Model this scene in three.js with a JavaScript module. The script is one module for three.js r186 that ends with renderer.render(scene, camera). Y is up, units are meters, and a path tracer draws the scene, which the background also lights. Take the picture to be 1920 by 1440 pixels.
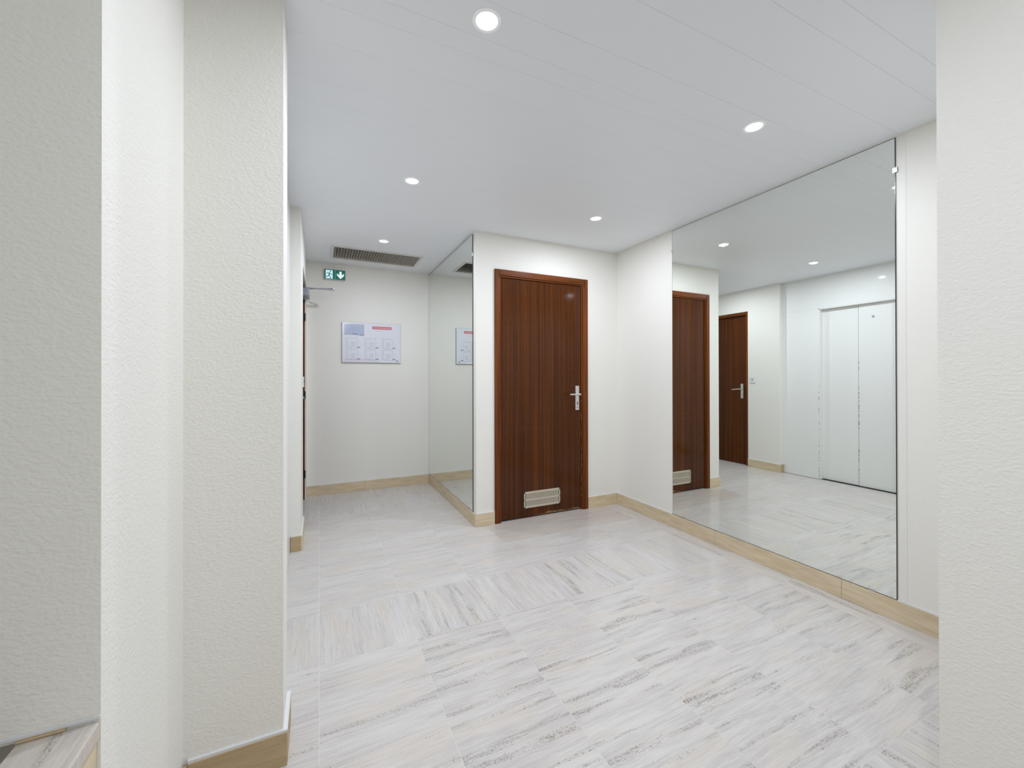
import * as THREE from 'three';
import { RoundedBoxGeometry } from 'three/addons/geometries/RoundedBoxGeometry.js';
import { mergeGeometries } from 'three/addons/utils/BufferGeometryUtils.js';
import { RectAreaLightUniformsLib } from 'three/addons/lights/RectAreaLightUniformsLib.js';

// ---------------------------------------------------------------- camera, exposure
// Layout frame: x to the right along the door wall, y up, a = depth along the mirror wall (three's -z). Metres.
const scene = new THREE.Scene();
scene.background = new THREE.Color(0x000000);
const camera = new THREE.PerspectiveCamera(2 * Math.atan(720 / 764) * 180 / Math.PI, 1920 / 1440, 0.02, 60);
camera.position.set(0, 1.1826, 0);
camera.rotation.set(0.1765 * Math.PI / 180, -25.3132 * Math.PI / 180, -0.0859 * Math.PI / 180, 'YXZ');
camera.setViewOffset(1920, 1440, 0, 13.46, 1920, 1440);
const renderer = new THREE.WebGLRenderer({ antialias: true });
renderer.toneMapping = THREE.LinearToneMapping;
renderer.toneMappingExposure = 0.41;
renderer.shadowMap.enabled = true;
RectAreaLightUniformsLib.init();
const LAMP_NITS = 2600, LAMP_COLOR = new THREE.Color().setRGB(0.915, 0.975, 1.11);

// room measures
const H = 2.36, XR = 2.541, AD = 3.0566, XA = 1.129, AB = 4.5739, XL = -0.116, XF = -0.18, AL = 3.163, XP = -0.1, AP = 1.436, XQ = -0.347, AQ = 0.958;

// ---------------------------------------------------------------- helpers
function rng(seed) { let s = seed >>> 0; return () => { s = (s + 0x6D2B79F5) >>> 0; let t = Math.imul(s ^ (s >>> 15), 1 | s); t = (t + Math.imul(t ^ (t >>> 7), 61 | t)) ^ t; return ((t ^ (t >>> 14)) >>> 0) / 4294967296; }; }
function hash(x, y, s) { let h = Math.imul(x, 374761393) + Math.imul(y, 668265263) + Math.imul(s, 2147483647 ^ 0x5bd1e995); h = Math.imul(h ^ (h >>> 13), 1274126177); h ^= h >>> 16; return (h >>> 0) / 2147483648 - 1; }
// value noise, periodic when px/py are given
function noise(x, y, s, px = 0, py = 0) {
  let xi = Math.floor(x), yi = Math.floor(y); const fx = x - xi, fy = y - yi;
  let x1 = xi + 1, y1 = yi + 1;
  if (px) { xi = ((xi % px) + px) % px; x1 = ((x1 % px) + px) % px; }
  if (py) { yi = ((yi % py) + py) % py; y1 = ((y1 % py) + py) % py; }
  const u = fx * fx * (3 - 2 * fx), v = fy * fy * (3 - 2 * fy);
  const a = hash(xi, yi, s), b = hash(x1, yi, s), c = hash(xi, y1, s), d = hash(x1, y1, s);
  return a + (b - a) * u + (c - a) * v + (a - b - c + d) * u * v;
}
function fbm(x, y, s, oct = 3) { let r = 0, k = 1, n = 0; for (let i = 0; i < oct; i++) { r += k * noise(x, y, s + i * 17); n += k; k *= 0.55; x *= 2.03; y *= 2.03; } return r / n; }
const sstep = (a, b, x) => { const t = Math.min(1, Math.max(0, (x - a) / (b - a))); return t * t * (3 - 2 * t); };
const mix = (a, b, t) => a + (b - a) * t;
function dataTex(w, h, fn, srgb = true) {
  const d = new Uint8Array(w * h * 4), o = [0, 0, 0];
  for (let j = 0; j < h; j++) for (let i = 0; i < w; i++) { fn(i, j, o); const k = (j * w + i) * 4; d[k] = Math.max(0, Math.min(255, o[0])); d[k + 1] = Math.max(0, Math.min(255, o[1])); d[k + 2] = Math.max(0, Math.min(255, o[2])); d[k + 3] = 255; }
  const t = new THREE.DataTexture(d, w, h, THREE.RGBAFormat); t.magFilter = THREE.LinearFilter; t.minFilter = THREE.LinearMipmapLinearFilter; t.generateMipmaps = true;
  t.wrapS = t.wrapT = THREE.RepeatWrapping; if (srgb) t.colorSpace = THREE.SRGBColorSpace; t.needsUpdate = true; return t;
}
function canvasTex(w, h, draw) {
  const c = document.createElement('canvas'); c.width = w; c.height = h; draw(c.getContext('2d'), w, h);
  const t = new THREE.CanvasTexture(c); t.colorSpace = THREE.SRGBColorSpace; return t;
}
// uv in metres from the side a face looks to
function metreUV(g, turn = false) {
  if (g.index) g = g.toNonIndexed();
  const p = g.attributes.position, n = g.attributes.normal, uv = new Float32Array(p.count * 2);
  for (let i = 0; i < p.count; i++) {
    const ax = Math.abs(n.getX(i)), ay = Math.abs(n.getY(i)), az = Math.abs(n.getZ(i)); let u, v;
    if (ax >= ay && ax >= az) { u = p.getZ(i); v = p.getY(i); } else if (ay >= az) { u = p.getX(i); v = p.getZ(i); } else { u = p.getX(i); v = p.getY(i); }
    uv[2 * i] = turn ? v : u; uv[2 * i + 1] = turn ? u : v;
  }
  g.setAttribute('uv', new THREE.BufferAttribute(uv, 2)); return g;
}
// boxes given by their extents in the layout frame
function box(x0, x1, y0, y1, a0, a1, r = 0, turn = false) {
  const w = x1 - x0, h = y1 - y0, d = a1 - a0;
  const g = r > 0 ? new RoundedBoxGeometry(w, h, d, 2, Math.min(r, w / 2.01, h / 2.01, d / 2.01)) : new THREE.BoxGeometry(w, h, d);
  g.translate((x0 + x1) / 2, (y0 + y1) / 2, -(a0 + a1) / 2);
  return metreUV(g, turn);
}
const P = (x, y, a) => new THREE.Vector3(x, y, -a);
function cyl(x, y, a, r, len, axis = 'y', seg = 24, r2 = r) {
  const g = new THREE.CylinderGeometry(r, r2, len, seg); if (axis === 'x') g.rotateZ(Math.PI / 2); if (axis === 'a') g.rotateX(Math.PI / 2);
  g.translate(x, y, -a); return g.toNonIndexed();
}
function tube(pts, r, seg = 24) { return new THREE.TubeGeometry(new THREE.CatmullRomCurve3(pts.map((q) => P(...q)), false, 'catmullrom', 0.1), seg, r, 10).toNonIndexed(); }
const merge = (list) => mergeGeometries(list.map((g) => { g = g.index ? g.toNonIndexed() : g; for (const k of Object.keys(g.attributes)) if (!['position', 'normal', 'uv'].includes(k)) g.deleteAttribute(k); return g; }));
function flags(m) { m.castShadow = m.receiveShadow = true; return m; }
function thing(name, label, category, base, group, kind) {
  const o = new THREE.Group(); o.name = name; o.position.copy(P(...base)); o.userData = { label };
  if (category) o.userData.category = category; if (group) o.userData.group = group; if (kind) o.userData.kind = kind;
  o.base = P(...base); scene.add(o); return o;
}
// part(): geometry in the layout frame becomes a mesh in its thing (or under a part of it)
function part(name, geo, mat, parent, label) {
  let r = parent; while (!r.base) r = r.parent;
  geo.translate(-r.base.x, -r.base.y, -r.base.z);
  const m = flags(new THREE.Mesh(geo, mat)); m.name = name; if (label) m.userData.label = label; parent.add(m); return m;
}
function struct(name, label, geo, mat) { const m = flags(new THREE.Mesh(geo, mat)); m.name = name; m.userData = { kind: 'structure', label }; m.base = new THREE.Vector3(); scene.add(m); return m; }

// ---------------------------------------------------------------- textures and materials
const std = (o) => new THREE.MeshStandardMaterial(o), phys = (o) => new THREE.MeshPhysicalMaterial(o);
const lin = (r, g, b) => new THREE.Color().setRGB(r, g, b);

// rough plaster (crepi) relief, one metre square, and finer roller relief
const plasterTex = dataTex(1024, 1024, (i, j, o) => {
  const x = i / 1024, y = j / 1024;
  const w = 0.12 * noise(x * 24, y * 24, 3, 24, 24);
  let v = 0.45 * noise(x * 120 + w * 8, y * 190, 11, 120, 190) + 0.4 * noise(x * 210, y * 320 + w * 6, 12, 210, 320) + 0.15 * noise(x * 420, y * 480, 13, 420, 480);
  v = 128 + 120 * v; o[0] = o[1] = o[2] = v;
}, false);
const paintRelief = dataTex(512, 512, (i, j, o) => {
  const x = i / 512, y = j / 512; const v = 128 + 70 * noise(x * 110, y * 110, 21, 110, 110) + 50 * noise(x * 220, y * 220, 22, 220, 220); o[0] = o[1] = o[2] = v;
}, false);
const rep = (t, u, v) => { const c = t.clone(); c.repeat.set(u, v); c.needsUpdate = true; return c; };
const WALL = lin(0.86, 0.84, 0.77);
const M = {
  wall: std({ color: WALL, roughness: 0.62, bumpMap: rep(paintRelief, 2, 2), bumpScale: 0.0004 }),
  plaster: std({ color: WALL, roughness: 0.7, bumpMap: plasterTex, bumpScale: 0.0013 }),
  ceiling: std({ color: lin(0.9, 0.92, 0.945), roughness: 0.5 }),
  trim: std({ color: lin(0.84, 0.82, 0.76), roughness: 0.5 }),
  paintLine: std({ color: lin(0.74, 0.745, 0.74), roughness: 0.55 }),
  grout: std({ color: lin(0.68, 0.665, 0.64), roughness: 0.8 }),
  mirror: std({ color: lin(0.875, 0.9, 0.865), roughness: 0.0, metalness: 1 }),
  mirrorEdge: std({ color: lin(0.012, 0.022, 0.02), roughness: 0.25 }),
  chrome: std({ color: lin(0.55, 0.56, 0.58), roughness: 0.4, metalness: 1 }),
  steel: std({ color: lin(0.62, 0.61, 0.6), roughness: 0.32, metalness: 1 }),
  plate: std({ color: lin(0.72, 0.7, 0.68), roughness: 0.35, metalness: 0.7 }),
  dark: std({ color: lin(0.012, 0.011, 0.01), roughness: 0.8 }),
  grille: std({ color: lin(0.6, 0.53, 0.42), roughness: 0.55 }),
  ventFrame: std({ color: lin(0.76, 0.75, 0.71), roughness: 0.4, metalness: 0.15 }),
  ventSlat: std({ color: lin(0.52, 0.48, 0.42), roughness: 0.5, metalness: 0.35 }),
  enamel: phys({ color: lin(0.85, 0.85, 0.82), roughness: 0.45, clearcoat: 0.3, clearcoatRoughness: 0.05 }),
  closer: std({ color: lin(0.36, 0.37, 0.4), roughness: 0.4, metalness: 0.6 }),
  plastic: std({ color: lin(0.78, 0.78, 0.76), roughness: 0.4 }),
  boardEdge: std({ color: lin(0.3, 0.31, 0.33), roughness: 0.4, metalness: 0.5 }),
  ring: std({ color: lin(0.85, 0.85, 0.85), roughness: 0.4, emissive: lin(0.95, 0.98, 1.0), emissiveIntensity: 0.35 }),
  led: std({ color: lin(0.9, 0.9, 0.9), roughness: 0.5, emissive: lin(0.96, 0.985, 1.0), emissiveIntensity: 4.0 }),
};

// travertine: atlas of 16 slabs, grain along u
const NT = 3, CELL = 682;
const cellPits = [0.5, 0.65, 0.4, 0.8, 0.6, 0.45, 0.9, 1.0, 0.95];
const travertineTex = dataTex(NT * CELL, NT * CELL, (i, j, o) => {
  const ci = Math.floor(i / CELL), cj = Math.floor(j / CELL), c = cj * NT + ci, s = 100 + c * 53;
  const u = (i % CELL) / CELL, v = (j % CELL) / CELL, pits = cellPits[c];
  const vv = v + 0.012 * noise(u * 1.6, v * 2.5, s) + 0.005 * noise(u * 6, v * 10, s + 1) + 0.002 * noise(u * 34, v * 40, s + 3);
  const broad = fbm(u * 0.9, vv * 8, s + 2, 3), streak = fbm(u * 2.4, vv * 44, s + 5, 3), fine = noise(u * 9, vv * 210, s + 9), grain = noise(u * 300, v * 300, s + 10);
  const t = 0.4 * broad + 0.46 * streak + 0.34 * fine + 0.2 * grain;
  const L = sstep(-0.8, 0.6, t);
  let r = mix(191, 213, L), g = mix(185, 208, L), b = mix(180, 202, L);
  const be = 0.5 * sstep(0.0, 0.6, fbm(u * 1.6 + 7, vv * 7, s + 12, 2));
  r = mix(r, 211, be * 0.6); g = mix(g, 199, be * 0.75); b = mix(b, 184, be * 0.8);
  const band = sstep(0.02, 0.5, fbm(u * 1.2 + 3, vv * 20, s + 15, 2));
  const sp = 0.45 * noise(u * 150, vv * 230, s + 20) + 0.55 * noise(u * 300, vv * 380, s + 21);
  const patch = 0.5 + 0.5 * noise(u * 7, vv * 30, s + 23), rare = noise(u * 60, v * 60, s + 27);
  const pit = sstep(0.0, 0.3, sp - (0.68 - 0.78 * band * pits * (0.45 + 0.8 * patch))) * (0.55 + 0.45 * noise(u * 90, v * 90, s + 28));
  const big = sstep(0.84, 0.95, rare) * sstep(0.15, 0.5, band) * pits;
  const vein = band * pits * sstep(0.0, 0.9, noise(u * 6, vv * 120, s + 25));
  const k = Math.min(1, 0.85 * pit + 0.6 * big + 0.2 * vein);
  o[0] = mix(r, 98, k); o[1] = mix(g, 91, k); o[2] = mix(b, 84, k);
});
M.travertine = phys({ map: travertineTex, roughness: 0.45, specularIntensity: 0.6, clearcoat: 0.4, clearcoatRoughness: 0.085 });
M.travertineWorn = M.travertine.clone(); M.travertineWorn.color = lin(0.93, 0.89, 0.85);
// skirting stone: warmer, closer grained; covers 0.8 x 0.2 m
const skirtTex = dataTex(1024, 256, (i, j, o) => {
  const u = i / 1024, v = j / 256, vv = v + 0.05 * noise(u * 3, v * 2, 501);
  const t = sstep(-0.7, 0.7, 0.7 * fbm(u * 4, vv * 7, 502, 3) + 0.4 * noise(u * 12, vv * 40, 507)), q = sstep(0.6, 0.95, noise(u * 180, vv * 70, 509)) * 0.03;
  o[0] = mix(206, 224, t) * (1 - q); o[1] = mix(187, 206, t) * (1 - q); o[2] = mix(152, 175, t) * (1 - q);
});
M.skirt = phys({ map: rep(skirtTex, 1 / 0.8, 1 / 0.2), roughness: 0.38 });
M.skirtDirty = phys({ map: rep(skirtTex, 1 / 0.8, 1 / 0.2), color: lin(0.72, 0.66, 0.56), roughness: 0.5 });
M.stair = phys({ map: rep(travertineTex, 1, 1), roughness: 0.45, color: lin(0.96, 0.93, 0.88) });

// sapele veneer; one texel row runs across the leaf
function veneer(w, h, seed, worn) {
  const R = rng(seed), marks = []; for (let k = 0; k < (worn ? 26 : 6); k++) marks.push([R(), 0.15 + 0.75 * R(), 0.03 + 0.2 * R(), (R() - 0.5) * 0.03, 0.25 + 0.5 * R()]);
  return dataTex(w, h, (i, j, o) => {
    const u = i / w, v = j / h, uu = u + 0.006 * noise(u * 5, v * 3, seed);
    let t = 0.2 * noise(uu * 46, v * 0.9, seed + 1) + 0.34 * noise(uu * 105, v * 1.4, seed + 2) + 0.3 * noise(uu * 200, v * 3, seed + 3) + 0.2 * noise(uu * 7, v * 0.8, seed + 4);
    t += 0.12 * noise(uu * 180, v * 60, seed + 5);
    t = sstep(-0.75, 0.75, t); let r = mix(58, 100, t), g = mix(27, 51, t), b = mix(6, 11, t);
    for (const [mu, mv, ml, ms, ma] of marks) { const du = u - mu; if (du > 0 && du < ml) { const dv = Math.abs(v - (mv + du * ms * 6 + 0.002 * noise(u * 20, mv * 50, seed + 6))); if (dv < 0.0011) { const k = ma * 0.4 * (1 - dv / 0.0011); r = mix(r, 168, k); g = mix(g, 116, k); b = mix(b, 86, k); } } }
    if (worn) { // chipped lower edge, bare wood
      const lim = 0.0095 * sstep(0.36, 0.52, u) * (0.55 + 0.45 * noise(u * 14, 3.3, seed + 8) + 0.35 * noise(u * 50, 1.2, seed + 9)) * (u > 0.97 ? 0.3 : 1);
      if (v < lim) { r = 140 + 20 * noise(u * 60, v * 300, seed); g = 106 + 18 * noise(u * 60, v * 300, seed); b = 72; }
      if (u > 0.982 && noise(v * 46, 2.2, seed + 10) > 0.25 && v > 0.05 && v < 0.62) { r = mix(r, 150, 0.2); g = mix(g, 100, 0.2); b = mix(b, 70, 0.2); }
    }
    o[0] = r; o[1] = g; o[2] = b;
  });
}
M.leafA = phys({ map: veneer(512, 1312, 700, true), roughness: 0.5, specularIntensity: 0.05, clearcoat: 0.5, clearcoatRoughness: 0.085 });
M.leafB = phys({ map: veneer(256, 656, 760, false), roughness: 0.5, specularIntensity: 0.2, clearcoat: 0.25, clearcoatRoughness: 0.2 });
const frameTex = dataTex(256, 1024, (i, j, o) => {   // grain along v, covers 0.25 x 2 m
  const u = i / 256, v = j / 1024; let t = 0.5 * noise(u * 30, v * 5, 801) + 0.35 * noise(u * 70, v * 12, 802) + 0.3 * noise(u * 8, v * 3, 803) + 0.12 * noise(u * 120, v * 200, 804); t = sstep(-0.7, 0.7, t);
  o[0] = mix(78, 126, t); o[1] = mix(37, 67, t); o[2] = mix(10, 20, t);
});
M.frame = phys({ map: rep(frameTex, 4, 0.5), roughness: 0.5, specularIntensity: 0.25, clearcoat: 0.25, clearcoatRoughness: 0.2 });

// ---------------------------------------------------------------- floor
const floor = struct('floor', 'pale veined travertine tile floor with thin white joints', merge([box(-0.451, 2.66, -1.34, -0.0003, -1.72, 4.7), box(-1.3, -0.451, -1.34, -1.25, -1.72, 4.7), box(-1.3, -0.451, -1.25, -0.0003, -1.72, -0.5)]), M.grout);
{
  const cols = [-0.347, 0, 0.4, 0.8, 1.2, 1.6, 2.0, 2.4, 2.541];
  const rows = [-1.6, -1.34, -0.94, -0.54, -0.14, 0.27, 0.67, 1.065, 1.46, 1.857, 2.27, 2.67, 3.07, 3.445, 3.82, 4.2, 4.574];
  const crosswise = new Set([5, 9, 14, 15, 1]);
  const R = rng(4711); const gap = 0.0009;
  function tileGeo(w, d, cell, turn, flip) {
    const g = new THREE.BoxGeometry(w, 0.012, d); const uv = g.attributes.uv, p = g.attributes.position;
    const ci = cell % NT, cj = Math.floor(cell / NT);
    for (let i = 0; i < p.count; i++) {
      let u = p.getX(i) / 0.42 + 0.5, v = p.getZ(i) / 0.42 + 0.5; if (turn) [u, v] = [v, u]; if (flip & 1) u = 1 - u; if (flip & 2) v = 1 - v;
      u = Math.min(0.995, Math.max(0.005, u)); v = Math.min(0.995, Math.max(0.005, v));
      uv.setXY(i, (ci + u) / NT, (cj + v) / NT);
    }
    return g;
  }
  const cache = new Map();
  for (let r = 0; r + 1 < rows.length; r++) for (let c = 0; c + 1 < cols.length; c++) {
    const x0 = cols[c] + gap, x1 = cols[c + 1] - gap, a0 = rows[r] + gap, a1 = rows[r + 1] - gap, cx = (x0 + x1) / 2, ca = (a0 + a1) / 2;
    if (a0 > 3.1 && (x0 > XA || x1 < XL)) continue;
    if (a1 < 0.5 && x0 > 1.5) continue;
    if (a0 > 1.46 && x1 < -0.2) continue;
    const turn = crosswise.has(r) || c === cols.length - 2;
    let cell = Math.floor(R() * 7); const flip = Math.floor(R() * 4);
    if (r === 7 && c === 3) cell = 7; else if (r === 5 && c >= 4) cell = 8; else if (r === 6 && c === 6) cell = 6; else if (r === 6 && c === 3) cell = 3; else if (r === 6 && c === 1) cell = 3; else if (r === 7 && c === 1) cell = 1;
    else if (a0 < 1.4) cell = [3, 1, 6, 8, 4, 3, 7][cell];
    else if (a0 > 2.2) cell = [0, 2, 5, 4][cell % 4];
    const key = [(x1 - x0).toFixed(3), (a1 - a0).toFixed(3), cell, turn, flip].join();
    if (!cache.has(key)) cache.set(key, tileGeo(x1 - x0, a1 - a0, cell, turn, flip));
    const m = flags(new THREE.Mesh(cache.get(key), r === 11 && c > 3 && c < 7 ? M.travertineWorn : M.travertine)); m.name = 'tile'; m.position.set(cx, -0.006, -ca); floor.add(m);
  }
}

// ---------------------------------------------------------------- ceiling
const ceiling = struct('ceiling', 'white ceiling of long narrow flush panels', box(-1.3, 2.66, 2.46, 2.54, -1.72, 4.7), M.ceiling);
{
  const j = [-1.72, -1.42, -1.28, -1.07, -0.91, -0.82, -0.68, -0.47, -0.31, -0.22, -0.08, 0.13, 0.29, 0.38, 0.52, 0.704, 0.8, 0.977, 1.178, 1.316, 1.401, 1.562, 1.774, 1.912, 1.999, 2.16, 2.37, 2.51, 2.6, 2.76, 2.97, 3.11, 3.2, 3.36, 3.57, 3.71, 3.8, 3.945, 4.14, 4.33, 4.48, 4.7];
  for (let k = 0; k + 1 < j.length; k++) {
    const spans = j[k] > 3.9 && j[k] < 4.2 ? [[-1.3, 0.112], [0.9, 2.66]] : [[-1.3, 2.66]];
    for (const [x0, x1] of spans) {
      const sh = new THREE.Shape(); const a0 = j[k] + 0.0002, a1 = j[k + 1] - 0.0002, c = 0.0006;   // bevelled lower edges
      sh.moveTo(a0, H + 0.012); sh.lineTo(a0, H + c); sh.lineTo(a0 + c, H); sh.lineTo(a1 - c, H); sh.lineTo(a1, H + c); sh.lineTo(a1, H + 0.012); sh.closePath();
      const g = new THREE.ExtrudeGeometry(sh, { depth: x1 - x0, bevelEnabled: false }); g.rotateY(Math.PI / 2); g.translate(x0, 0, 0);
      part('panel', g, M.ceiling, ceiling);
    }
  }
}

// ---------------------------------------------------------------- walls
struct('wall_right', 'cream painted wall behind the large mirror', box(XR, 2.66, 0, H, 0.4, 3.2), M.wall);
struct('wall_door', 'cream painted wall around the brown service door', merge([
  box(XA, 1.287, 0, H, AD, 3.18), box(2.201, XR, 0, H, AD, 3.18), box(1.287, 2.201, 2.072, H, AD, 3.18)]), M.wall);
struct('wall_alcove', 'side wall of the alcove behind the tall mirror', box(XA, 1.25, 0, H, 3.18, 4.7), M.wall);
struct('wall_back', 'cream painted end wall with exit sign and floor plan board', box(-0.3, XA, 0, H, AB, 4.7), M.wall);
struct('wall_left', 'cream painted wall around the door with the closer', merge([
  box(-0.3, XL, 0, H, AL, 3.58), box(-0.3, XL, 0, H, 4.492, AB), box(-0.3, XL, 2.072, H, 3.58, 4.492)]), M.wall);
struct('wall_corner', 'rough plastered wall beside the opening', merge([box(XQ, XP, 0, H, AP, 1.6), box(-1.3, XQ, -1.3, H, AP, 1.6)]), M.plaster);
struct('wall_partition', 'rough plastered pillar rising from the stone topped low wall', merge([box(-1.2, XQ, 0.583, H, AQ, AP), box(-0.451, XQ, 0, 0.583, AQ, AP)]), M.plaster);
struct('wall_pier', 'rough plastered white pier in front of the mirror wall', box(1.5, 2.66, 0, H, -1.6, 0.5), M.plaster);
struct('wall_rear', 'plastered wall behind the viewer', box(-1.3, 1.5, -1.3, H, -1.72, -1.6), M.plaster);
struct('wall_stair', 'plastered wall on the far side of the descending stair', box(-1.3, -1.2, -1.3, H, -1.6, AP), M.plaster);

// ceiling edge trims
struct('trim_1', 'thin white edge strip between door wall and ceiling', box(XA, XR, H - 0.014, H, AD - 0.007, AD), M.trim);
struct('trim_2', 'thin white edge strip between mirror wall and ceiling', box(XR - 0.005, XR, H - 0.007, H, 0.5, AD - 0.007), M.trim);
struct('trim_3', 'narrow flat cover strip beside the large mirror', box(XR - 0.001, XR, 0.106, H - 0.007, 0.955, 0.988), M.trim);

// ---------------------------------------------------------------- skirting
const T = 0.012, BH = 0.1;
function skirting(name, label) { const g = new THREE.Group(); g.name = name; g.userData = { kind: 'structure', label }; g.base = new THREE.Vector3(); scene.add(g); return g; }
function alongA(g, x, side, joints, mat = M.skirt) {   // stones against a wall at x; side +1: the room lies towards +x
  for (let k = 0; k + 1 < joints.length; k++) part('stone', box(side > 0 ? x : x - T, side > 0 ? x + T : x, 0, BH, joints[k] + 0.0006, joints[k + 1] - 0.0006, 0.0012), mat, g);
}
function alongX(g, a, joints, mat = M.skirt, h = BH) { for (let k = 0; k + 1 < joints.length; k++) part('stone', box(joints[k] + 0.0006, joints[k + 1] - 0.0006, 0, h, a - T, a, 0.0012), mat, g); }
let sk = skirting('baseboard_right', 'beige stone skirting under the large mirror'); alongA(sk, XR, -1, [0.5, 1.223, 1.994, 2.84, AD]);
part('paint_line', merge([box(XR - 0.008, XR, BH, BH + 0.005, 2.386, AD), box(XR - 0.008, XR, BH, BH + 0.005, 0.5, 0.99)]), M.paintLine, sk);
sk = skirting('baseboard_door', 'beige stone skirting on both sides of the brown service door'); alongX(sk, AD, [XA - T, 1.286]); alongX(sk, AD, [2.203, XR - T]);
part('paint_line', merge([box(XA, 1.286, BH, BH + 0.005, AD - 0.009, AD), box(2.203, XR - T, BH, BH + 0.005, AD - 0.009, AD)]), M.paintLine, sk);
sk = skirting('baseboard_alcove', 'beige stone skirting under the tall alcove mirror'); alongA(sk, XA, -1, [AD, 3.72, AB]);
sk = skirting('baseboard_back', 'beige stone skirting along the end wall'); alongX(sk, AB, [XL, 0.439, XA - T]);
part('paint_line', box(XL, XA - T, BH, BH + 0.005, AB - 0.008, AB), M.paintLine, sk);
sk = skirting('baseboard_left', 'beige stone skirting beside the door with the closer, with a grimy end');
alongA(sk, XL, 1, [AL - T, 3.578]); alongX(sk, AL, [XF + 0.002, XL], M.skirtDirty);
part('paint_line', merge([box(XL, XL + 0.009, BH, BH + 0.005, AL, 3.578), box(XF + 0.002, XL + 0.008, BH, BH + 0.005, AL - 0.009, AL)]), M.paintLine, sk);
sk = skirting('baseboard_corner', 'stained brown stone skirting around the plastered corner');
alongX(sk, AP, [XQ + T, XP + T], M.skirtDirty); alongA(sk, XP, 1, [AP, 1.6], M.skirtDirty); alongA(sk, XQ, 1, [AQ, AP - T], M.skirtDirty);
part('paint_line', merge([box(XQ + T, XP + 0.012, BH, BH + 0.007, AP - 0.009, AP), box(XP, XP + 0.012, BH, BH + 0.007, AP, 1.6)]), M.paintLine, sk);

// ---------------------------------------------------------------- low wall left of the viewer, descending stair behind it
{
  const t = thing('low_wall', 'low stone faced wall with travertine capping slab at the foot of the plastered pillar', 'low wall', [-0.4, 0, -0.3]);
  part('facing', box(-0.443, -0.352, 0, 0.553, -1.6, AQ - 0.001), M.skirt, t);
  part('capping_slab', box(-0.451, XQ, 0.553, 0.583, -1.6, AQ - 0.001, 0.004, true), M.stair, t);
  part('mortar_joint', box(-0.451, -0.39, 0.583, 0.5875, AQ - 0.007, AQ - 0.0005, 0.002), M.skirtDirty, t, 'brown mortar joint');
  part('paint_line', box(-0.6, XQ, 0.5875, 0.594, AQ - 0.003, AQ - 0.0002, 0.001), M.paintLine, t);
  const st = thing('stairs', 'stone steps descending behind the low wall', null, [-0.82, -1.25, 0.4], null, 'structure');
  for (let k = 0; k < 7; k++) part('step', box(-1.19, -0.46, -1.25, -0.17 * (k + 1), -0.5 + 0.26 * k, -0.5 + 0.26 * (k + 1), 0.004), M.skirtDirty, st);
}

// ---------------------------------------------------------------- mirrors
function clip(name, x0, x1, y0, y1, a0, a1, t) { return part(name, box(x0, x1, y0, y1, a0, a1, 0.0012), M.chrome, t, 'chrome clip'); }
{
  const t = thing('wall_mirror', 'large frameless mirror reflecting white elevator doors', 'mirror', [XR, 0.1, 1.69]);
  part('backing', box(XR - 0.005, XR, 0.1015, 2.351, 0.992, 2.381), M.mirrorEdge, t, 'dark edge of the glass');
  part('glass', box(XR - 0.0056, XR - 0.0049, 0.104, 2.349, 0.9945, 2.379), M.mirror, t);
  clip('clip', XR - 0.009, XR, 2.18, 2.205, 0.984, 1.003, t); clip('clip', XR - 0.009, XR, 2.18, 2.2, 2.372, 2.387, t);
  clip('clip', XR - 0.008, XR - 0.0056, 0.1, 0.112, 1.08, 1.106, t); clip('clip', XR - 0.008, XR - 0.0056, 0.1, 0.11, 2.255, 2.28, t);
}
{
  const t = thing('wall_mirror_001', 'tall narrow frameless mirror on the alcove side wall beside the floor plan board', 'mirror', [XA, 0.1, 3.85]);
  part('backing', box(XA - 0.006, XA, 0.1015, 2.349, 3.119, AB - 0.001), M.mirrorEdge, t, 'dark edge of the glass');
  part('glass', box(XA - 0.0066, XA - 0.0059, 0.105, 2.346, 3.123, AB - 0.003), M.mirror, t);
  clip('clip', XA - 0.009, XA, 2.17, 2.2, 3.112, 3.128, t); clip('clip', XA - 0.009, XA - 0.0066, 0.1, 0.112, 3.19, 3.212, t); clip('clip', XA - 0.009, XA - 0.0066, 0.1, 0.11, 4.3, 4.32, t);
}

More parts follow.
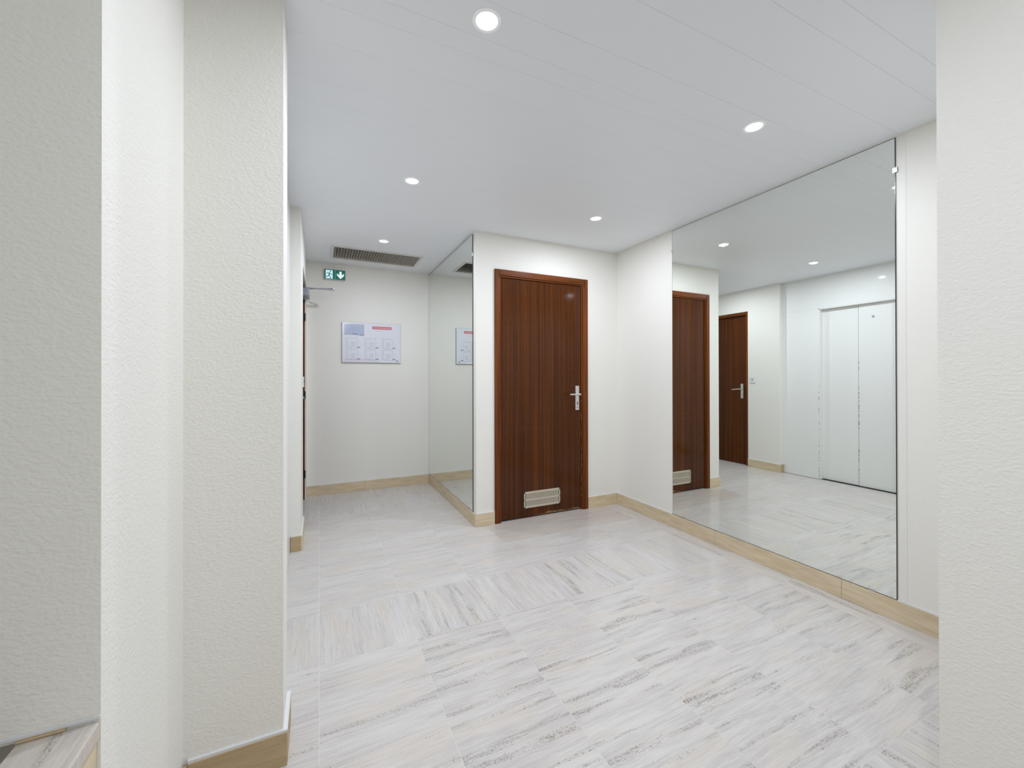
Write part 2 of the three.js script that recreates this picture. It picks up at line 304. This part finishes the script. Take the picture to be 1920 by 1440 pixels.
// ---------------------------------------------------------------- brown service door
function leafUV(g, x0, x1, y0, y1, axis) {
  const p = g.attributes.position, uv = g.attributes.uv; for (let i = 0; i < p.count; i++) uv.setXY(i, ((axis === 'x' ? p.getX(i) : -p.getZ(i)) - x0) / (x1 - x0) * 0.996 + 0.002, (p.getY(i) - y0) / (y1 - y0)); return g;
}
{
  const g = new THREE.Group(); g.name = 'door_1'; g.base = P(1.744, 0, AD); g.position.copy(g.base); g.userData = { kind: 'structure', label: 'brown varnished wooden door with low ventilation grille and lever handle' }; scene.add(g);
  const F = AD - 0.016, B = AD + 0.11;
  const fr = part('frame', merge([
    box(1.287, 1.334, 0, 2.072, F, B, 0.004), box(2.146, 2.201, 0, 2.072, F, B, 0.004), box(1.334, 2.146, 2.022, 2.072, F, B, 0.004, true),
    box(1.333, 1.3445, 0, 2.023, AD - 0.006, B, 0.003), box(2.1355, 2.147, 0, 2.023, AD - 0.006, B, 0.003), box(1.344, 2.136, 2.0105, 2.023, AD - 0.006, B, 0.003, true)]), M.frame, g);
  const L = AD + 0.006;
  const leaf = part('leaf', leafUV(box(1.3465, 2.1325, 0.012, 2.008, L, L + 0.04, 0.0015), 1.3465, 2.1325, 0.012, 2.008, 'x'), M.leafA, g);
  part('dark_gap', box(1.34, 2.14, 0.0, 0.011, AD + 0.03, B), M.dark, g);
  // grille: rim, middle bar, upright bars over a dark back
  const gx0 = 1.557, gx1 = 1.911, gy0 = 0.085, gy1 = 0.221, gf = L - 0.007;
  const bars = [box(gx0, gx1, gy1 - 0.016, gy1, gf, L, 0.001), box(gx0, gx1, gy0, gy0 + 0.014, gf, L, 0.001), box(gx0, gx0 + 0.011, gy0, gy1, gf, L, 0.001), box(gx1 - 0.011, gx1, gy0, gy1, gf, L, 0.001), box(gx0, gx1, 0.146, 0.156, gf, L, 0.001)];
  const gr = part('grille', merge(bars), M.grille, g, 'beige metal ventilation grille');
  const nb = 32, pitch = (gx1 - gx0 - 0.022) / nb;
  const lv = []; for (let k = 1; k < nb; k++) lv.push(box(gx0 + 0.011 + k * pitch - 0.003, gx0 + 0.011 + k * pitch + 0.003, gy0 + 0.012, gy1 - 0.014, gf + 0.001, L - 0.0005));
  part('grille_bars', merge(lv), M.grille, gr); part('grille_back', box(gx0 + 0.008, gx1 - 0.008, gy0 + 0.01, gy1 - 0.01, L - 0.0006, L + 0.0002), M.dark, gr);
  for (const x of [gx0 + 0.006, gx1 - 0.006]) for (const y of [gy0 + 0.007, gy1 - 0.008]) part('screw', cyl(x, y, gf, 0.0017, 0.001, 'a', 10), M.ventSlat, gr);
  // lever handle on a long plate
  const pl = part('handle_plate', box(2.075, 2.113, 0.895, 1.112, L - 0.008, L, 0.0035), M.plate, g, 'pale metal handle plate');
  part('lever', merge([cyl(2.094, 1.037, L - 0.03, 0.008, 0.05, 'a', 16), tube([[2.094, 1.037, L - 0.05], [2.088, 1.037, L - 0.054], [2.07, 1.037, L - 0.054], [1.99, 1.037, L - 0.05]], 0.0072)]), M.plate, pl);
  part('keyhole', merge([cyl(2.094, 0.963, L - 0.0081, 0.0062, 0.001, 'a', 16), box(2.0905, 2.0975, 0.941, 0.962, L - 0.0086, L - 0.0076)]), M.dark, pl);
  part('plate_line', box(2.078, 2.11, 0.917, 0.9195, L - 0.0086, L - 0.0076), M.dark, pl);
  // bare wood where the right jamb is worn
  const R = rng(90), chips = []; let y = 0.12; while (y < 1.02) { const h = 0.012 + 0.05 * R(); chips.push(box(2.1345, 2.1362, y, y + h, AD - 0.0066, AD - 0.002)); y += h + 0.02 + 0.09 * R(); }
  part('worn_edge', merge(chips), std({ color: lin(0.24, 0.14, 0.075), roughness: 0.7 }), fr, 'bare worn wood');
}

// ---------------------------------------------------------------- door in the left wall, seen in the mirror
{
  const g = new THREE.Group(); g.name = 'door_2'; g.base = P(XL, 0, 4.036); g.position.copy(g.base); g.userData = { kind: 'structure', label: 'brown wooden door with hydraulic closer arm beside the end wall' }; scene.add(g);
  const F = XL - 0.012, B = XL - 0.14, LX = XL - 0.05;
  part('frame', merge([box(B, F, 0, 2.072, 3.58, 3.62, 0.003), box(B, F, 0, 2.072, 4.46, 4.492, 0.003), box(B, F, 2.03, 2.072, 3.62, 4.46, 0.003, true)]), M.frame, g);
  const leaf = part('leaf', leafUV(box(LX - 0.04, LX, 0.008, 2.027, 3.622, 4.458, 0.0015), 3.622, 4.458, 0.008, 2.027, 'a'), M.leafB, g);
  part('dark_gap', box(B, LX - 0.02, 0, 0.007, 3.612, 4.46), M.dark, g);
  for (const y of [0.25, 1.02, 1.78]) part('hinge', merge([cyl(XL - 0.012, y, 4.45, 0.008, 0.075, 'y', 14), box(LX - 0.001, XL - 0.012, y - 0.036, y + 0.036, 4.446, 4.454)]), std({ color: lin(0.05, 0.03, 0.02), roughness: 0.45, metalness: 0.4 }), g, 'dark brown hinge');
  const pl = part('handle_plate', box(LX - 0.001, LX + 0.007, 0.9, 1.1, 3.68, 3.716, 0.003), M.plate, g, 'pale metal handle plate');
  part('lever', merge([cyl(LX + 0.025, 1.028, 3.698, 0.008, 0.044, 'x', 16), tube([[LX + 0.046, 1.028, 3.698], [LX + 0.049, 1.028, 3.708], [LX + 0.049, 1.026, 3.728], [LX + 0.046, 1.018, 3.815]], 0.0075)]), M.plate, pl);
  const cb = part('closer_body', box(LX - 0.001, XL + 0.032, 1.945, 2.02, 4.2, 4.42, 0.005), M.closer, g, 'grey hydraulic door closer');
  part('closer_spindle', cyl(XL + 0.018, 2.03, 4.3, 0.012, 0.022, 'y', 16), M.closer, cb);
  part('closer_arm', box(XL + 0.01, 0.135, 2.033, 2.043, 4.288, 4.312, 0.002), M.closer, cb);
  part('closer_forearm', merge([tube([[0.125, 2.05, 4.3], [0.0, 2.054, 4.37], [XL + 0.012, 2.056, 4.44]], 0.0065, 16), cyl(0.125, 2.047, 4.3, 0.009, 0.018, 'y', 14), box(F - 0.001, XL + 0.012, 2.045, 2.068, 4.42, 4.46, 0.002)]), M.steel, cb);
}

// ---------------------------------------------------------------- elevator front in the left wall
{
  const t = thing('elevator_front', 'white enamelled elevator front with two closed panels, seen in the large mirror', 'elevator', [XF, 0, 2.38]);
  const Z0 = 2.035, Z1 = 2.757, YT = 1.985;
  const fac = part('side_panel', box(XF - 0.05, XF, 0.004, YT, Z1, AL, 0.0006), M.enamel, t); part('side_panel', box(XF - 0.05, XF, 0.004, YT, 1.6, Z0, 0.0015), M.enamel, t);
  part('head_panel', box(XF - 0.05, XF, YT + 0.0004, H, 1.6, AL, 0.0006), M.enamel, t);
  part('jamb', box(XF - 0.075, XF - 0.0005, 0.004, YT, Z1 - 0.012, Z1, 0.0015), M.enamel, t); part('jamb', box(XF - 0.075, XF - 0.0005, 0.004, YT, Z0, Z0 + 0.012, 0.0015), M.enamel, t);
  part('lintel', box(XF - 0.075, XF - 0.0005, YT - 0.012, YT, Z0, Z1, 0.0015), M.enamel, t);
  const mid = 2.395;
  const far = part('door_panel', box(XF - 0.10, XF - 0.055, 0.008, YT - 0.012, mid + 0.002, Z1 - 0.003, 0.002), M.enamel, t); const near = part('door_panel', box(XF - 0.095, XF - 0.05, 0.008, YT - 0.012, Z0 + 0.003, mid - 0.002, 0.002), M.enamel, t);
  part('sill', box(XF - 0.12, XF - 0.03, 0.0, 0.006, Z0, Z1), M.dark, t); part('shaft_back', box(-0.36, -0.3, 0, H, 1.6, AL), M.dark, t);
  part('key_lock', cyl(XF - 0.049, 1.83, 2.262, 0.011, 0.006, 'x', 16), M.closer, near, 'small metal lock');
  const R = rng(31), chips = []; for (let k = 0; k < 26; k++) { const y = Math.pow(R(), 1.8) * 1.15 + 0.01, h = 0.004 + 0.016 * R(); chips.push(box(XF - 0.006 * R() - 0.001, XF + 0.0006, y, y + h, Z1 - 0.0006, Z1 + 0.001 + 0.003 * R())); }
  const chipMat = std({ color: lin(0.13, 0.11, 0.085), roughness: 0.7 }); for (const g of chips) part('paint_chip', g, chipMat, fac);
  const ch2 = []; for (let k = 0; k < 30; k++) { const y = R() * 1.35 + 0.01, h = 0.006 + 0.03 * R(); ch2.push(box(XF - 0.052, XF - 0.0495, y, y + h, mid - 0.0045 - 0.002 * R(), mid - 0.001)); }
  for (const g of ch2) part('paint_chip', g, chipMat, near);
}

// ---------------------------------------------------------------- light switch by the left door
{
  const t = thing('key_switch', 'small white square key switch on the wall beside the left door', 'switch', [XL, 1.11, 3.515]);
  part('plate', box(XL, XL + 0.009, 1.115, 1.195, 3.477, 3.553, 0.002), M.plastic, t); part('keyhole', merge([cyl(XL + 0.009, 1.158, 3.515, 0.007, 0.002, 'x', 14), box(XL + 0.008, XL + 0.01, 1.146, 1.17, 3.5125, 3.5175)]), M.dark, t);
}

// ---------------------------------------------------------------- ceiling vent
{
  const t = thing('ceiling_vent', 'rectangular metal ceiling vent with dusty slats', 'vent', [0.506, H, 4.137]);
  const x0 = 0.097, x1 = 0.915, a0 = 3.93, a1 = 4.345, w = 0.024, y0 = H - 0.006;
  part('frame', merge([box(x0, x1, y0, H, a0, a0 + w, 0.002), box(x0, x1, y0, H, a1 - w, a1, 0.002), box(x0, x0 + w, y0, H, a0 + w, a1 - w, 0.002), box(x1 - w, x1, y0, H, a0 + w, a1 - w, 0.002),
    box(x0 + w - 0.003, x1 - w + 0.003, H, H + 0.05, a0 + w - 0.003, a0 + w), box(x0 + w - 0.003, x1 - w + 0.003, H, H + 0.05, a1 - w, a1 - w + 0.003), box(x0 + w - 0.003, x0 + w, H, H + 0.05, a0 + w, a1 - w), box(x1 - w, x1 - w + 0.003, H, H + 0.05, a0 + w, a1 - w)]), M.ventFrame, t);
  part('duct', box(x0 + 0.01, x1 - 0.01, H + 0.05, H + 0.09, a0 + 0.012, a1 - 0.012), M.dark, t);
  const n = 32, p = (x1 - x0 - 2 * w) / n;
  const proto = new THREE.BoxGeometry(0.0016, 0.028, a1 - a0 - 2 * w - 0.004); proto.rotateZ(0.62); metreUV(proto);
  for (let k = 0; k < n; k++) { const m = flags(new THREE.Mesh(proto, M.ventSlat)); m.name = 'slat'; m.position.set(x0 + w + (k + 0.5) * p - t.base.x, H + 0.012 - t.base.y, -(a0 + a1) / 2 - t.base.z); t.add(m); }
}

// ---------------------------------------------------------------- exit sign
const exitTex = canvasTex(256, 128, (c, w, h) => {
  c.scale(0.5, 0.5); w = 512; h = 256;
  c.fillStyle = '#0a5a4c'; c.fillRect(0, 0, w, h); c.fillStyle = '#d6f2fb'; c.fillRect(34, 20, 168, 218);
  c.fillStyle = c.strokeStyle = '#1c6a62'; c.lineCap = 'round'; c.lineJoin = 'round';
  c.beginPath(); c.arc(146, 54, 17, 0, 7); c.fill();
  c.lineWidth = 30; c.beginPath(); c.moveTo(120, 98); c.lineTo(112, 148); c.stroke();
  c.lineWidth = 15; c.beginPath(); c.moveTo(124, 92); c.lineTo(78, 90); c.lineTo(54, 116); c.stroke();
  c.beginPath(); c.moveTo(126, 92); c.lineTo(160, 124); c.lineTo(190, 130); c.stroke();
  c.lineWidth = 19; c.beginPath(); c.moveTo(108, 150); c.lineTo(88, 190); c.lineTo(34, 186); c.stroke();
  c.beginPath(); c.moveTo(118, 150); c.lineTo(150, 196); c.lineTo(146, 234); c.stroke();
  c.fillStyle = '#86cfc6'; c.fillRect(261, 8, 5, 240);
  c.fillStyle = '#eafcff'; c.beginPath(); c.moveTo(392, 228); c.lineTo(306, 140); c.lineTo(306, 82); c.lineTo(364, 136); c.lineTo(364, 36); c.lineTo(420, 36); c.lineTo(420, 136); c.lineTo(478, 82); c.lineTo(478, 140); c.closePath(); c.fill();
});
{
  const t = thing('exit_sign', 'lit green exit sign with running figure and downward arrow', 'exit sign', [0.145, 2.194, AB]);
  part('housing', box(0.044, 0.246, 2.19, 2.295, AB - 0.03, AB, 0.003), M.plastic, t);
  const g = new THREE.PlaneGeometry(0.198, 0.1); g.rotateY(0); g.translate(0.145, 2.2435, -(AB - 0.0304));
  part('face', g, std({ map: exitTex, emissive: 0xffffff, emissiveMap: exitTex, emissiveIntensity: 1.3, roughness: 0.35 }), t, 'green and white pictogram panel');
  part('conduit', box(0.142, 0.15, 2.295, H, AB - 0.008, AB, 0.002), M.trim, t);
}

// ---------------------------------------------------------------- floor plan board
const planTex = canvasTex(800, 564, (c, w, h) => {
  c.scale(2 / 3, 2 / 3); w = 1200; h = 846;
  c.fillStyle = '#e2e4ea'; c.fillRect(0, 0, w, h);
  c.fillStyle = '#c9454f'; c.fillRect(604, 62, 404, 58); c.fillStyle = '#f6dfe2'; c.font = 'bold 37px sans-serif'; c.textAlign = 'center'; c.textBaseline = 'middle'; c.fillText("PLAN D'EVACUATION", 806, 92);
  c.strokeStyle = '#b9b6cc'; c.lineWidth = 3; for (let k = 0; k < 2; k++) { c.beginPath(); c.moveTo(540 + k * 120, 146 + k * 16); c.lineTo(740 + k * 130, 146 + k * 16); c.stroke(); }
  c.fillStyle = '#b3bcd4'; c.fillRect(44, 36, 390, 226); c.strokeStyle = '#8d93ad'; c.lineWidth = 4; c.strokeRect(44, 36, 390, 226);
  c.lineWidth = 3; for (let k = 0; k < 9; k++) { c.beginPath(); c.moveTo(70, 66 + k * 21); c.lineTo(70 + 150 + ((k * 67) % 150), 66 + k * 21); c.stroke(); }
  c.fillStyle = '#4d5274'; c.fillRect(206, 236, 104, 10); c.fillStyle = '#9a9cb0'; c.beginPath(); c.moveTo(330, 262); c.lineTo(430, 236); c.lineTo(440, 270); c.lineTo(350, 276); c.closePath(); c.fill();
  const plan = (x, y, seed) => {
    const R = rng(seed); c.strokeStyle = '#8f93a8'; c.lineWidth = 3; c.strokeRect(x, y, 230, 216); c.strokeRect(x + 40, y, 1, 216);
    c.lineWidth = 2; for (let k = 1; k < 6; k++) { c.beginPath(); c.moveTo(x, y + k * 36); c.lineTo(x + 40, y + k * 36); c.stroke(); }
    for (let k = 1; k < 5; k++) { c.beginPath(); c.moveTo(x + 50 + k * 34, y); c.lineTo(x + 50 + k * 34, y + 40); c.stroke(); }
    c.strokeRect(x + 96, y + 84, 84 + 30 * R(), 90); for (let k = 0; k < 5; k++) { c.beginPath(); c.moveTo(x + 96, y + 100 + k * 15); c.lineTo(x + 190, y + 100 + k * 15); c.stroke(); }
    c.beginPath(); c.moveTo(x + 142, y + 70); c.lineTo(x + 142, y + 200); c.stroke(); c.strokeRect(x + 230, y + 96, 56, 112);
    c.fillStyle = '#777c8c'; c.fillRect(x + 72, y + 208, 34, 9); c.fillStyle = '#8f939f'; c.fillRect(x + 226, y + 190, 60, 26);
    c.beginPath(); c.moveTo(x + 100, y + 216); c.quadraticCurveTo(x + 150, y + 236, x + 226, y + 214); c.stroke();
  };
  let s = 5; for (const y of [322, 570]) for (const x of [70, 446, 802]) plan(x, y, s++);
  c.strokeStyle = '#b08795'; c.lineWidth = 4; c.beginPath(); c.roundRect(34, 800 - 22, 708, 50, 12); c.stroke();
  c.fillStyle = '#c88b98'; for (let k = 0; k < 26; k++) c.fillRect(90 + k * 23, 792 + (k % 2) * 12, 17, 5);
  c.fillStyle = '#474c5c'; c.beginPath(); c.moveTo(1112, 816); c.lineTo(1112, 786); c.lineTo(1132, 802); c.lineTo(1146, 786); c.lineTo(1146, 816); c.closePath(); c.fill();
});
{
  const t = thing('floor_plan_board', 'white wall board with six small floor plans and a red title strip', 'wall board', [0.507, 1.345, AB]);
  part('board', box(0.21, 0.805, 1.346, 1.767, AB - 0.014, AB, 0.0015), M.boardEdge, t);
  const g = new THREE.PlaneGeometry(0.59, 0.416); g.translate(0.5085, 1.5575, -(AB - 0.0144)); part('print', g, phys({ map: planTex, roughness: 0.35, clearcoat: 0.4, clearcoatRoughness: 0.1 }), t, 'printed floor plans');
}

// ---------------------------------------------------------------- downlights
function downlight() {
  const t = new THREE.Group(); t.base = new THREE.Vector3();
  const ring = new THREE.LatheGeometry([[0.036, -0.0015], [0.0375, -0.004], [0.046, -0.0035], [0.0475, -0.001], [0.0475, 0], [0.036, 0]].map((q) => new THREE.Vector2(...q)), 40);
  part('trim_ring', ring, M.ring, t); part('diffuser', cyl(0, -0.0012, 0, 0.0362, 0.0018, 'y', 40), M.led, t, 'glowing white disc');
  const l = new THREE.RectAreaLight(LAMP_COLOR, LAMP_NITS, 0.05, 0.05); l.name = 'downlight_glow'; l.position.set(0, -0.006, 0); l.rotation.x = -Math.PI / 2; t.add(l);
  return t;
}
const lampSpots = [
  [0.499, 1.2446, 'round LED downlight in the ceiling above the plastered corner wall'],
  [1.843, 1.238, 'round LED downlight in the ceiling above the middle of the large mirror'],
  [0.5, 2.447, 'round LED downlight in the ceiling in front of the elevator'],
  [1.845, 2.449, 'round LED downlight in the ceiling in front of the brown door with grille'],
  [0.5, 3.629, 'round LED downlight in the ceiling right beside the slatted vent'],
  [0.5, 0.04, 'round LED downlight in the ceiling beside the rough white pier'],
  [0.5, -1.16, 'round LED downlight in the ceiling near the rear plastered wall']];
const lampProto = downlight();
lampSpots.forEach(([x, a, label], k) => {
  const o = k ? lampProto.clone() : lampProto; o.name = k ? 'downlight_' + String(k).padStart(3, '0') : 'downlight';
  o.position.copy(P(x, H, a)); o.userData = { label, category: 'downlight', group: 'round ceiling downlights' }; scene.add(o);
});

renderer.render(scene, camera);
